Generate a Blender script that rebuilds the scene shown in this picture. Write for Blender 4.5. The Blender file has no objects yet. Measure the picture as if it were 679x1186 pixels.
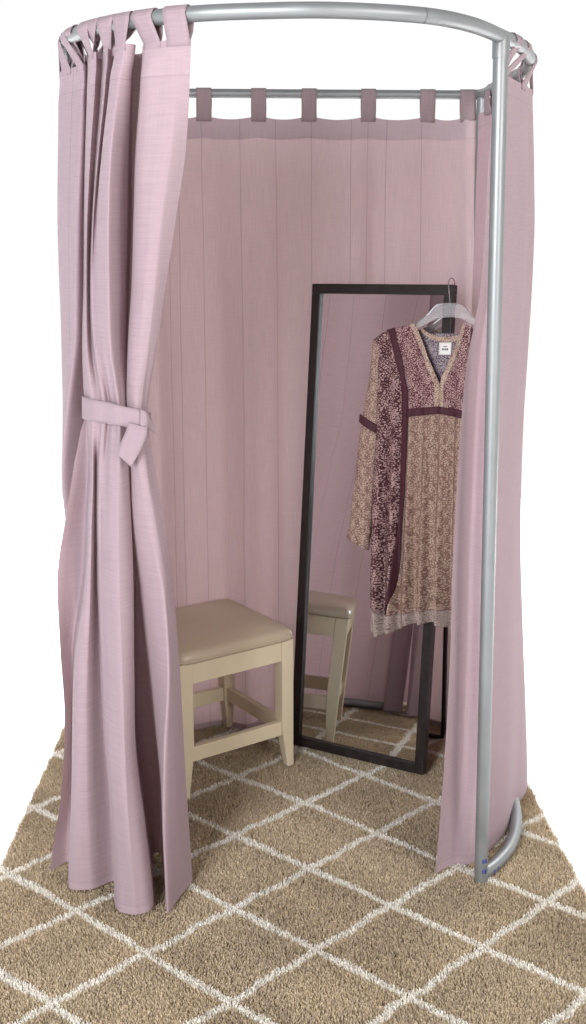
import bpy, bmesh, math, random
import numpy as np
from mathutils import Vector, Matrix, noise
random.seed(7); rng = np.random.default_rng(7)
S = bpy.context.scene
COL = S.collection

# ------------------------------------------------------------------ camera model (photo pixels 679 x 1186)
F, PITCH, CY, CX, HC = 1340.0, 0.2389, 593.0, 339.5, 1.6
cp, sp = math.cos(PITCH), math.sin(PITCH)
def ray(x, y):
    a = (x - CX) / F; u = -(y - CY) / F
    return Vector((a, cp + u * sp, -sp + u * cp))
CAM = Vector((0, 0, HC))
def atY(x, y, Y):
    r = ray(x, y); return CAM + r * (Y / r.y)
def atZ(x, y, Z=0.0):
    r = ray(x, y); return CAM + r * ((Z - HC) / r.z)
def Xat(px, Y, Z):                       # world X of a point of known depth and height seen at column px
    return (px - CX) / F * (Y * cp - (Z - HC) * sp)
def Zof(y, Y):
    return atY(CX, y, Y).z

# ------------------------------------------------------------------ helpers
def new_obj(name, verts, faces, mat=None, parent=None, base=None, smooth=True, uvs=None):
    me = bpy.data.meshes.new(name)
    b = Vector(base) if base is not None else Vector((0, 0, 0))
    me.from_pydata([tuple(Vector(v) - b) for v in verts], [], faces)
    if uvs is not None:
        uvl = me.uv_layers.new(name='UVMap')
        flat = np.array([uvs[l.vertex_index] for l in me.loops], dtype=np.float32).ravel()
        uvl.data.foreach_set('uv', flat)
    if smooth:
        me.polygons.foreach_set('use_smooth', [True] * len(me.polygons))
    if mat: me.materials.append(mat)
    me.update()
    o = bpy.data.objects.new(name, me); COL.objects.link(o)
    if parent is not None:
        o.parent = parent
    elif base is not None:
        o.location = b
    return o
def bm_obj(name, bm, mat=None, parent=None, smooth=False):
    bmesh.ops.recalc_face_normals(bm, faces=bm.faces)
    me = bpy.data.meshes.new(name); bm.to_mesh(me); bm.free()
    if smooth: me.polygons.foreach_set('use_smooth', [True] * len(me.polygons))
    if mat: me.materials.append(mat)
    o = bpy.data.objects.new(name, me); COL.objects.link(o)
    if parent is not None: o.parent = parent
    return o
def empty(name, loc, rot=None):
    o = bpy.data.objects.new(name, None); COL.objects.link(o); o.location = loc
    o.empty_display_size = 0.05
    if rot is not None: o.rotation_euler = rot
    return o
def tag(o, label=None, cat=None, group=None, kind=None):
    if label: o['label'] = label
    if cat: o['category'] = cat
    if group: o['group'] = group
    if kind: o['kind'] = kind
    return o
def bevel(o, w=0.002, seg=2):
    m = o.modifiers.new('bevel', 'BEVEL'); m.width = w; m.segments = seg; m.limit_method = 'ANGLE'
    return o
def solid(o, t, offset=0.0):
    m = o.modifiers.new('thickness', 'SOLIDIFY'); m.thickness = t; m.offset = offset
    return o
def cr(p0, p1, p2, p3, t):               # Catmull-Rom
    t2, t3 = t * t, t * t * t
    return 0.5 * ((2 * p1) + (p2 - p0) * t + (2 * p0 - 5 * p1 + 4 * p2 - p3) * t2 + (3 * p1 - p0 - 3 * p2 + p3) * t3)
def spline(P, s):                        # P (n,k) array, s float index
    n = len(P); s = min(max(s, 0.0), n - 1 - 1e-9); i = int(s); t = s - i
    return cr(P[max(i - 1, 0)], P[i], P[min(i + 1, n - 1)], P[min(i + 2, n - 1)], t)
def softspline(P, s, k=0.72):
    n = len(P); s = min(max(s, 0.0), n - 1 - 1e-9); i = int(s); t = s - i
    return spline(P, s) * k + (P[i] * (1 - t) + P[i + 1] * t) * (1 - k)

def tube(name, pts, r, mat, parent, base=(0, 0, 0), nseg=20, caps=True, closed=False):
    pts = [Vector(p) for p in pts]; n = len(pts); V = []; Fc = []
    prev = None
    for i, p in enumerate(pts):
        if closed: t = pts[(i + 1) % n] - pts[i - 1]
        else: t = pts[min(i + 1, n - 1)] - pts[max(i - 1, 0)]
        t.normalize()
        ref = Vector((0, 0, 1)) if abs(t.z) < .9 else Vector((0, -1, 0))
        if prev is not None and abs(prev.dot(t)) < .95:
            ref = prev
        a = (ref - t * ref.dot(t)).normalized(); b = t.cross(a); prev = a
        for k in range(nseg):
            an = 2 * math.pi * k / nseg
            V.append(p + a * (r * math.cos(an)) + b * (r * math.sin(an)))
    m = n if closed else n - 1
    for i in range(m):
        for k in range(nseg):
            j = (i + 1) % n
            Fc.append((i * nseg + k, i * nseg + (k + 1) % nseg, j * nseg + (k + 1) % nseg, j * nseg + k))
    if caps and not closed:
        V += [v.copy() for v in V[:nseg]] + [v.copy() for v in V[(n - 1) * nseg:n * nseg]]
        Fc.append(tuple(n * nseg + k for k in range(nseg))[::-1]); Fc.append(tuple((n + 1) * nseg + k for k in range(nseg)))
    o = new_obj(name, V, Fc, mat, parent, base)
    if caps and not closed:
        o.data.polygons[len(Fc) - 1].use_smooth = False; o.data.polygons[len(Fc) - 2].use_smooth = False
    return o
def add_box(bm, lo, hi):
    (x0, y0, z0), (x1, y1, z1) = lo, hi
    v = [bm.verts.new(c) for c in ((x0, y0, z0), (x1, y0, z0), (x1, y1, z0), (x0, y1, z0), (x0, y0, z1), (x1, y0, z1), (x1, y1, z1), (x0, y1, z1))]
    for f in ((3, 2, 1, 0), (4, 5, 6, 7), (0, 1, 5, 4), (1, 2, 6, 5), (2, 3, 7, 6), (3, 0, 4, 7)):
        bm.faces.new([v[i] for i in f])
def box_obj(name, lo, hi, mat, parent, bev=0.002):
    bm = bmesh.new(); add_box(bm, lo, hi)
    return bevel(bm_obj(name, bm, mat, parent), bev)

# ------------------------------------------------------------------ materials
class NT:
    def __init__(s, name):
        s.m = bpy.data.materials.new(name); s.m.use_nodes = True
        s.t = s.m.node_tree; s.t.nodes.clear()
        s.out = s.n('ShaderNodeOutputMaterial')
    def n(s, typ, **kw):
        d = s.t.nodes.new(typ)
        for k, v in kw.items():
            if k in d.inputs: d.inputs[k].default_value = v
            else: setattr(d, k, v)
        return d
    def l(s, a, b): s.t.links.new(a, b)
    def math(s, op, a, b=None, clamp=False):
        d = s.n('ShaderNodeMath', operation=op); d.use_clamp = clamp
        for i, v in enumerate((a, b)):
            if v is None: continue
            if isinstance(v, (int, float)): d.inputs[i].default_value = v
            else: s.l(v, d.inputs[i])
        return d.outputs[0]
    def mix(s, fac, a, b):
        d = s.n('ShaderNodeMix', data_type='RGBA')
        for i, v in ((0, fac), (6, a), (7, b)):
            if isinstance(v, (int, float)): d.inputs[i].default_value = v
            elif isinstance(v, tuple): d.inputs[i].default_value = (*v, 1) if len(v) == 3 else v
            else: s.l(v, d.inputs[i])
        return d.outputs[2]
    def ramp(s, fac, stops):
        d = s.n('ShaderNodeValToRGB'); e = d.color_ramp.elements
        while len(e) < len(stops): e.new(.5)
        for i, (p, c) in enumerate(stops):
            e[i].position = p; e[i].color = (*c, 1) if isinstance(c, tuple) else (c, c, c, 1)
        s.l(fac, d.inputs[0]); return d.outputs[0]
    def noise(s, vec, scale, detail=3, rough=.5):
        d = s.n('ShaderNodeTexNoise'); d.inputs['Scale'].default_value = scale; d.inputs['Detail'].default_value = detail; d.inputs['Roughness'].default_value = rough
        if vec is not None: s.l(vec, d.inputs['Vector'])
        return d.outputs['Fac']
    def mapping(s, vec, scale=(1, 1, 1), rot=(0, 0, 0), loc=(0, 0, 0)):
        d = s.n('ShaderNodeMapping'); d.inputs['Scale'].default_value = scale; d.inputs['Rotation'].default_value = rot; d.inputs['Location'].default_value = loc
        s.l(vec, d.inputs['Vector']); return d.outputs[0]
    def bump(s, h, strength, dist=.001):
        d = s.n('ShaderNodeBump'); d.inputs['Strength'].default_value = strength; d.inputs['Distance'].default_value = dist
        s.l(h, d.inputs['Height']); return d.outputs[0]

def principled(name, col, rough=.5, metal=0.0, spec=.5, vary=.0, vscale=20, bumpy=0.0, bscale=300, **kw):
    N = NT(name); p = N.n('ShaderNodeBsdfPrincipled')
    p.inputs['Base Color'].default_value = (*col, 1); p.inputs['Roughness'].default_value = rough
    p.inputs['Metallic'].default_value = metal; p.inputs['Specular IOR Level'].default_value = spec
    for k, v in kw.items(): p.inputs[k].default_value = v
    tc = N.n('ShaderNodeTexCoord').outputs['Object']
    if vary:
        f = N.noise(tc, vscale, 4)
        d = tuple(c * (1 - vary) for c in col); e = tuple(min(1, c * (1 + vary)) for c in col)
        N.l(N.ramp(f, [(.3, d), (.7, e)]), p.inputs['Base Color'])
        N.l(N.ramp(f, [(.3, max(0, rough - .06)), (.7, min(1, rough + .06))]), p.inputs['Roughness'])
    if bumpy:
        N.l(N.bump(N.noise(tc, bscale, 3), bumpy, .0005), p.inputs['Normal'])
    N.l(p.outputs[0], N.out.inputs[0]); return N.m

PINK = (0.440, 0.330, 0.364)
def cloth(name, vtop, dark_lines=None, horiz=1.0, vert=1.0, col=PINK, transl=.30, band_k=.12):
    """slub linen; UV in metres (u across, v up from the hem)"""
    N = NT(name)
    uv = N.n('ShaderNodeUVMap').outputs[0]
    sep = N.n('ShaderNodeSeparateXYZ'); N.l(uv, sep.inputs[0]); u, v = sep.outputs[0], sep.outputs[1]
    h1 = N.noise(N.mapping(uv, (15, 360, 1)), 1, 2, .6)        # weft slubs
    h2 = N.noise(N.mapping(uv, (360, 12, 1)), 1, 2, .6)        # warp slubs
    h3 = N.noise(N.mapping(uv, (900, 900, 1)), 1, 1)
    big = N.noise(N.mapping(uv, (3, 1.2, 1)), 1, 2)
    a = N.math('MULTIPLY', N.math('SUBTRACT', h1, .5), .27 * horiz)
    b = N.math('MULTIPLY', N.math('SUBTRACT', h2, .5), .27 * vert)
    c = N.math('MULTIPLY', N.math('SUBTRACT', h3, .5), .16)
    d = N.math('MULTIPLY', N.math('SUBTRACT', big, .5), .10)
    w = N.math('ADD', N.math('ADD', a, b), N.math('ADD', c, d))
    val = N.math('ADD', w, 1.0)
    # hem stitching and turned-over bands
    stitch = N.math('COMPARE', v, .022); stitch.node.inputs[2].default_value = .0011
    top = N.math('COMPARE', v, vtop - .045); top.node.inputs[2].default_value = .0011
    val = N.math('MULTIPLY', val, N.math('SUBTRACT', 1.0, N.math('MULTIPLY', N.math('MAXIMUM', stitch, top), .13)))
    if dark_lines:
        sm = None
        for x in dark_lines:
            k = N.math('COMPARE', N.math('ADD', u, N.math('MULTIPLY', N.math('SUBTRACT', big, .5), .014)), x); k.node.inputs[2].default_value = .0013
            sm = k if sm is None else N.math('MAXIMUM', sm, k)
        val = N.math('MULTIPLY', val, N.math('SUBTRACT', 1.0, N.math('MULTIPLY', sm, .26)))  # thin darker lines painted in; across the back they stand for crease shade
    colr = N.n('ShaderNodeMix', data_type='RGBA', blend_type='MULTIPLY'); colr.inputs[0].default_value = 1
    colr.inputs[6].default_value = (*col, 1)
    cmb = N.n('ShaderNodeCombineColor')
    for i in range(3): N.l(val, cmb.inputs[i])
    N.l(cmb.outputs[0], colr.inputs[7])
    p = N.n('ShaderNodeBsdfPrincipled'); p.inputs['Roughness'].default_value = .85; p.inputs['Specular IOR Level'].default_value = .15
    p.inputs['Sheen Weight'].default_value = .15; p.inputs['Sheen Roughness'].default_value = .5
    N.l(colr.outputs[2], p.inputs['Base Color'])
    bp = N.bump(w, .45, .0012); N.l(bp, p.inputs['Normal'])
    t = N.n('ShaderNodeBsdfTranslucent')
    warm = N.mix(1.0, colr.outputs[2], (1, .87, .81)); warm.node.blend_type = 'MULTIPLY'
    N.l(warm, t.inputs[0])
    mx = N.n('ShaderNodeMixShader')
    band = N.math('GREATER_THAN', v, vtop - .045)
    low = N.math('LESS_THAN', v, .022)
    f = N.math('MULTIPLY', N.math('SUBTRACT', 1.0, N.math('MULTIPLY', N.math('MAXIMUM', band, low), band_k)), transl)
    N.l(f, mx.inputs[0]); N.l(p.outputs[0], mx.inputs[1]); N.l(t.outputs[0], mx.inputs[2])
    N.l(mx.outputs[0], N.out.inputs[0])
    return N.m

M = {}
M['metal'] = principled('silver_tube', (.25, .26, .263), .45, .5, .5, .05, 14)
M['metal_dark'] = principled('tube_joint', (.26, .27, .28), .4, .8, .5)
M['blue'] = principled('blue_mark', (.02, .035, .25), .5)
M['chrome'] = principled('hook_wire', (.55, .55, .56), .2, 1.0)
M['black_wood'] = principled('espresso_frame', (.014, .010, .009), .38, 0, .4, .35, 40, .15, 180)
M['mirror'] = principled('mirror_glass', (.80, .81, .82), .004, 1.0)
M['cream'] = principled('cream_paint', (.65, .565, .400), .42, 0, .4, .04, 12, .05, 120)
M['leather'] = principled('beige_vinyl', (.48, .395, .285), .36, 0, .5, .05, 9, .12, 260)
M['floor'] = principled('white_studio_floor', (.92, .92, .92), .6, 0, .2, .01, 3)
M['label'] = principled('label_satin', (.72, .70, .66), .5)
M['ink'] = principled('label_ink', (.06, .055, .06), .6)
M['trim'] = principled('maroon_ribbon', (.058, .018, .026), .7, 0, .2, .25, 120, .4, 900)
def plastic():
    N = NT('clear_plastic'); p = N.n('ShaderNodeBsdfPrincipled')
    p.inputs['Base Color'].default_value = (.95, .95, .96, 1); p.inputs['Roughness'].default_value = .12
    p.inputs['Transmission Weight'].default_value = .82; p.inputs['IOR'].default_value = 1.22
    N.l(p.outputs[0], N.out.inputs[0]); return N.m
M['plastic'] = plastic()
def print_mat(name, light, dark, scale, thr, lace=False, second=None, motif=(20, 12, .12)):
    """printed viscose: small scrolls and flower heads"""
    N = NT(name); uv = N.n('ShaderNodeUVMap').outputs[0]
    wob = N.n('ShaderNodeTexNoise'); wob.inputs['Scale'].default_value = scale * 1.1; wob.inputs['Detail'].default_value = 1
    N.l(uv, wob.inputs['Vector'])
    mixv = N.n('ShaderNodeVectorMath', operation='MULTIPLY_ADD'); N.l(wob.outputs['Color'], mixv.inputs[0]); mixv.inputs[1].default_value = (.5 / scale,) * 3; N.l(uv, mixv.inputs[2])
    vo = N.n('ShaderNodeTexVoronoi', feature='F1'); vo.inputs['Scale'].default_value = scale; vo.inputs['Randomness'].default_value = .75; N.l(mixv.outputs[0], vo.inputs['Vector'])
    ring = N.math('SINE', N.math('MULTIPLY', vo.outputs['Distance'], 17.0))
    ve = N.n('ShaderNodeTexVoronoi', feature='DISTANCE_TO_EDGE'); ve.inputs['Scale'].default_value = scale * 1.9; N.l(mixv.outputs[0], ve.inputs['Vector'])
    f = N.math('ADD', N.math('MULTIPLY', ring, .30), N.math('MULTIPLY', N.math('SUBTRACT', ve.outputs['Distance'], .16), -2.4))
    f = N.math('ADD', f, N.math('MULTIPLY', N.math('SUBTRACT', N.noise(uv, scale * 3.2, 2), .5), .8))
    sp3 = N.n('ShaderNodeSeparateXYZ'); N.l(mixv.outputs[0], sp3.inputs[0])
    cu = N.math('COSINE', N.math('MULTIPLY', sp3.outputs[0], 2 * math.pi * motif[0])); cv = N.math('COSINE', N.math('MULTIPLY', sp3.outputs[1], 2 * math.pi * motif[1]))
    mot = N.math('MULTIPLY', N.math('ADD', N.math('MULTIPLY', cu, cv), N.math('MULTIPLY', cu, .5)), motif[2])
    f = N.math('ADD', N.math('ADD', f, .5), mot)
    fac = N.ramp(f, [(max(0, thr - .10), 0.0), (min(1, thr + .10), 1.0)])
    c = N.mix(fac, light, dark)
    if second:
        c = N.mix(N.ramp(N.noise(uv, scale * .55, 1), [(.5, 0.0), (.62, .8)]), c, N.mix(fac, second, dark))
    p = N.n('ShaderNodeBsdfPrincipled'); p.inputs['Roughness'].default_value = .8; p.inputs['Specular IOR Level'].default_value = .2
    N.l(c, p.inputs['Base Color'])
    N.l(N.bump(N.noise(uv, 900, 1), .2, .0006), p.inputs['Normal'])
    N.l(p.outputs[0], N.out.inputs[0]); return N.m
M['print_dark'] = print_mat('maroon_scroll_print', (.36, .235, .222), (.055, .016, .022), 80, .44, motif=(19, 11, .22))
M['print_yoke'] = print_mat('maroon_flower_print', (.38, .255, .24), (.085, .025, .034), 94, .50)
M['print_tan'] = print_mat('tan_paisley_print', (.37, .275, .215), (.175, .098, .080), 84, .52, second=(.36, .245, .205), motif=(36, 21, .20))
M['print_pale'] = print_mat('pale_border_print', (.44, .345, .275), (.20, .095, .075), 100, .68)
M['print_back'] = print_mat('inside_print', (.34, .29, .31), (.11, .075, .095), 84, .50)
M['lace'] = print_mat('hem_print', (.33, .27, .24), (.20, .13, .11), 90, .70)

# ------------------------------------------------------------------ floor
new_obj('floor', [(-6, -3, -.016), (6, -3, -.016), (6, 7.0, -.016), (-6, 7.0, -.016)], [(0, 1, 2, 3)], M['floor'], base=(0, 0, -.016))
tag(bpy.data.objects['floor'], 'plain white studio floor under the rug', None, None, 'structure')
del bpy.data.objects['floor']['label']

# ------------------------------------------------------------------ rug
LA, LB, LROT, LO = .1920, .1746, .0329, (-.330, 2.323)
RY0, RY1 = 1.70, 3.80
def rug_l(y): return -.758 - .004 * (y - 3.1)
def rug_r(y): return .714 - .047 * (y - 2.85)
rug = empty('rug', (0, 2.8, -.012))
tag(rug, 'tan shaggy rug with white diamond lattice lying under the changing booth', 'rug')
def rug_mat(name, attr):
    N = NT(name); p = N.n('ShaderNodeBsdfPrincipled'); p.inputs['Roughness'].default_value = .9; p.inputs['Specular IOR Level'].default_value = .12
    a = N.n('ShaderNodeAttribute'); a.attribute_name = attr
    N.l(a.outputs['Color'], p.inputs['Base Color'])
    t = N.n('ShaderNodeBsdfTranslucent'); N.l(a.outputs['Color'], t.inputs[0])
    mx = N.n('ShaderNodeMixShader'); mx.inputs[0].default_value = .18
    N.l(p.outputs[0], mx.inputs[1]); N.l(t.outputs[0], mx.inputs[2]); N.l(mx.outputs[0], N.out.inputs[0]); return N.m
M['pile'] = rug_mat('rug_pile', 'yarn')
M['backing'] = principled('rug_backing', (.20, .145, .092), .95, 0, .1, .15, 60)
bk = [(rug_l(RY0), RY0, -.012), (rug_r(RY0), RY0, -.012), (rug_r(RY1), RY1, -.012), (rug_l(RY1), RY1, -.012)]
bm = bmesh.new()
lo = [bm.verts.new(Vector(v) - Vector((0, 2.8, -.012)) - Vector((0, 0, .004))) for v in bk]
hi = [bm.verts.new(Vector(v) - Vector((0, 2.8, -.012))) for v in bk]
bm.faces.new(hi); bm.faces.new(lo[::-1])
for i in range(4): bm.faces.new((lo[i], lo[(i + 1) % 4], hi[(i + 1) % 4], hi[i]))
bm_obj('backing', bm, M['backing'], rug)
def make_pile():
    sp_ = .0035
    ys = np.arange(RY0, RY1, sp_); xs = np.arange(-.80, .80, sp_)
    gx, gy = np.meshgrid(xs, ys); gx = gx.ravel(); gy = gy.ravel()
    gx = np.repeat(gx, 2); gy = np.repeat(gy, 2); n = len(gx)
    gx = gx + rng.uniform(-.5, .5, n) * sp_ * 1.5; gy = gy + rng.uniform(-.5, .5, n) * sp_ * 1.5
    L = -.758 - .004 * (gy - 3.1) + .0013 * np.sin(gy * 60); Rr = .714 - .047 * (gy - 2.85) + .0013 * np.sin(gy * 47)
    k = (gx > L) & (gx < Rr); gx = gx[k]; gy = gy[k]; n = len(gx)
    # lattice distance
    c, s = math.cos(LROT), math.sin(LROT)
    lx = (gx - LO[0]) * c + (gy - LO[1]) * s; ly = -(gx - LO[0]) * s + (gy - LO[1]) * c
    wob = .0045 * np.sin(lx * 31 + 1.3) * np.cos(ly * 23) + .003 * np.sin(lx * 83 + ly * 57)
    lx2, ly2 = lx + wob, ly + .004 * np.sin(lx * 27 + ly * 19)
    uu = (lx2 / LA - ly2 / LB) / 2; vv = (lx2 / LA + ly2 / LB) / 2
    wid = 1 / math.hypot(1 / (2 * LA), 1 / (2 * LB))
    du = np.abs(uu - np.round(uu)) * wid; dv = np.abs(vv - np.round(vv)) * wid
    dist = np.minimum(du, dv) + rng.normal(0, .0015, n)
    white = dist < .0094
    # colour of each yarn
    tan = np.array([.55, .448, .318]); whi = np.array([.84, .80, .73])
    br = np.clip(rng.normal(1.0, .17, n), .5, 1.5)
    patch = 1 + .10 * np.sin(gx * 9 + 2 * np.sin(gy * 7)) * np.cos(gy * 11 + 1.7 * np.sin(gx * 8))
    colr = tan[None] * (br * patch)[:, None]
    colr[:, 2] *= np.clip(rng.normal(1, .06, n), .8, 1.2)
    bw = np.clip(rng.normal(1.0, .10, n), .7, 1.2)
    colr = np.where(white[:, None], whi[None] * bw[:, None], colr)
    h = rng.uniform(.0100, .0135, n) + white * .0015
    # pile leans in gently drifting directions
    ang = 2.2 * np.sin(gx * 6 + 1) + 2.6 * np.cos(gy * 5 + gx * 3) + rng.normal(0, 1.3, n)
    ln = rng.uniform(.001, .0060, n)
    w = rng.uniform(.0009, .0018, n); wa = rng.uniform(0, math.pi, n)
    bx, by = np.cos(wa) * w, np.sin(wa) * w
    V = np.empty((n, 4, 3), np.float32)
    z0 = np.full(n, .0)
    V[:, 0] = np.stack([gx - bx, gy - by - 2.8, z0], 1)
    V[:, 1] = np.stack([gx + bx, gy + by - 2.8, z0], 1)
    tx, ty = gx + np.cos(ang) * ln, gy + np.sin(ang) * ln - 2.8
    V[:, 2] = np.stack([tx + bx * .65, ty + by * .65, h], 1)
    V[:, 3] = np.stack([tx - bx * .65, ty - by * .65, h], 1)
    me = bpy.data.meshes.new('pile')
    me.vertices.add(n * 4); me.vertices.foreach_set('co', V.ravel())
    me.loops.add(n * 4); me.loops.foreach_set('vertex_index', np.arange(n * 4, dtype=np.int32))
    me.polygons.add(n); me.polygons.foreach_set('loop_start', np.arange(0, n * 4, 4, dtype=np.int32))
    try: me.polygons.foreach_set('loop_total', np.full(n, 4, np.int32))
    except Exception: pass
    at = me.color_attributes.new('yarn', 'FLOAT_COLOR', 'POINT')
    C4 = np.ones((n, 4, 4), np.float32); C4[:, :, :3] = colr[:, None, :]
    at.data.foreach_set('color', C4.ravel())
    me.materials.append(M['pile']); me.update(calc_edges=True); me.validate()
    o = bpy.data.objects.new('pile', me); COL.objects.link(o); o.parent = rug; o['kind'] = 'stuff'
make_pile()

# ------------------------------------------------------------------ frame of tubes
ZR = 1.996
RAIL = np.array([(-.485, 3.54), (-.50, 3.25), (-.507, 3.0), (-.512, 2.82), (-.492, 2.68), (-.440, 2.555), (-.335, 2.432), (-.20, 2.345), (-.06, 2.310), (.081, 2.304), (.247, 2.356), (.352, 2.455), (.437, 2.600), (.500, 2.725), (.545, 2.86), (.578, 3.00), (.592, 3.14), (.588, 3.35), (.574, 3.575)], float)
def rail(s): p = softspline(RAIL, s, 1.0); return Vector((p[0], p[1], ZR))
def rail_px(px):                         # front part of the rail: parameter at a photo column
    best = min((abs(Xat(px, rail(s).y, ZR) - rail(s).x), s) for s in np.arange(4.0, 16.2, .01))
    return best[1]
FRB = Vector((.0, 2.633, 0))
frame = empty('booth_frame', FRB)
tag(frame, 'silver tube frame of the changing booth with a bowed top rail', 'frame')
def ft(name, pts, r, mat=M['metal'], **k): return tube(name, pts, r, mat, frame, FRB, **k)
RT = .0148; RP = .0165
SJ = rail_px(490)
def rail_seg(s0, s1, n): return [rail(s) for s in np.linspace(s0, s1, n)]
ft('top_rail', rail_seg(SJ, 12.45, 24), RT); ft('top_rail', rail_seg(5.2, SJ - .012, 50), RT)
ft('top_rail', rail_seg(0, 5.19, 40), RT); ft('top_rail', rail_seg(12.46, 18, 40), RT)
BL, BR = Vector((-.45, 3.632, ZR)), Vector((.548, 3.686, ZR))
corner = lambda a, b, c: [a.lerp(b, t).lerp(b.lerp(c, t), t) for t in np.linspace(0, 1, 9)]
ft('back_rail', [BL.lerp(BR, t) for t in np.linspace(0.0, 1, 8)], RT * .9)
ft('corner_elbow', corner(rail(0), Vector((-.482, 3.632, ZR)), BL), RT * 1.03)
ft('corner_elbow', corner(BR, Vector((.574, 3.684, ZR)), rail(18)), RT * 1.03)
ft('joint', [rail(SJ - .014), rail(SJ + .002)], RT * .93, M['metal_dark'])
# posts
P1B, P1T = Vector((.477, 2.633, 0.0)), Vector((.438, 2.600, ZR - RT * .6))
def post(b, t, cuts=()):
    ks = [0, *cuts, 1]
    for a, c in zip(ks[:-1], ks[1:]):
        e = 0.0006 if c < 1 else 0
        ft('post', [b.lerp(t, a), b.lerp(t, (a + c) / 2), b.lerp(t, c - e)], RP)
    for c in cuts: ft('joint', [b.lerp(t, c - .0016), b.lerp(t, c + .0014)], RP * .985, M['metal_dark'])
def frac(y): return min((abs(Zof(y, 2.62) - P1B.lerp(P1T, k).z), k) for k in np.arange(0, 1, .001))[1]
post(P1B, P1T, (frac(683), frac(357)))
d = (P1T - P1B).normalized()
ft('rail_socket', [P1T - d * .034, P1T + d * .006], RP * 1.12)
P2B, P2T = Vector((-.452, 2.738, 0)), Vector((-.500, 2.745, ZR - RT * .6))
post(P2B, P2T, (.34, .67))
ft('rail_socket', [P2T - (P2T - P2B).normalized() * .034, P2T], RP * 1.12)
post(Vector((.578, 3.652, 0)), Vector((.567, 3.660, ZR - .01)), (.5,))
post(Vector((-.485, 3.60, 0)), Vector((-.478, 3.605, ZR - .01)), (.5,))
# base ring on the rug
zb = .0165
base_r = [Vector((p[0], p[1], zb)) for p in ((.477, 2.633), (.498, 2.650), (.530, 2.690), (.568, 2.752), (.600, 2.835), (.622, 2.935), (.632, 3.06), (.632, 3.25), (.620, 3.50), (.600, 3.62), (.56, 3.665), (.35, 3.672), (0, 3.665), (-.3, 3.655), (-.44, 3.65), (-.49, 3.60), (-.515, 3.45), (-.53, 3.15), (-.53, 2.92), (-.49, 2.83), (-.452, 2.738))]
bp_ = np.array([tuple(v) for v in base_r])
ft('base_tube', [Vector(spline(bp_, s)) for s in np.linspace(0, len(bp_) - 1, 150)], RP * 1.0)
ft('foot_cap', [Vector((.477, 2.633, -.004)), Vector((.477, 2.633, .004))], RP * 1.03, M['metal'])
# little blue printed arrows on the foot and on the rear connector
def arrow_mark(c, right, up, out, sz):
    """outlined arrow in a box, standing a hair off the tube"""
    V = []; Fc = []
    def poly(pts):
        i = len(V)
        for (a, b) in pts: V.append(c + right * (a * sz) + up * (b * sz) + out * .0006 - out * ((a * sz) ** 2 / (2 * RP)))
        Fc.append(tuple(range(i, i + len(pts))))
    o_, i_ = [(-1, -1), (1, -1), (1, 1), (-1, 1)], [(-.6, -.65), (.6, -.65), (.6, .65), (-.6, .65)]
    for k in range(4): poly([o_[k], o_[(k + 1) % 4], i_[(k + 1) % 4], i_[k]])
    poly([(-.45, -.15), (.05, -.15), (.05, -.45), (.5, 0), (.05, .45), (.05, .15), (-.45, .15)])
    o = new_obj('arrow_mark', V, Fc, M['blue'], frame, FRB, smooth=False); solid(o, .0004, 0)
for (px, py) in ((561.5, 997.5), (560.5, 1009.5)):
    z = Zof(py, 2.617); ax = P1B.lerp(P1T, z / ZR)
    out = Vector((.34, -.94, 0)).normalized(); rt = Vector((.94, .34, 0))
    arrow_mark(ax + out * RP, rt, Vector((0, 0, 1)), out, .0058)
for (x, y, tx, ty, z_) in ((.500, 2.653, .6, .8, .012), (.512, 2.667, .62, .78, .012)):
    t = Vector((tx, ty, 0)).normalized(); out = Vector((t.y, -t.x, -.05)).normalized()
    arrow_mark(Vector((x, y, zb)) + out * RP * 1.0, t, Vector((0, 0, 1)), out, .0045)
rp = Vector((.5675, 3.662, 1.93))
arrow_mark(rp + Vector((0, -1, 0)) * RP, Vector((1, 0, 0)), Vector((0, 0, 1)), Vector((0, -1, 0)), .007)
arrow_mark(rp + Vector((0, -RP, -.040)), Vector((1, 0, 0)), Vector((0, 0, 1)), Vector((0, -1, 0)), .005)

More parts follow.
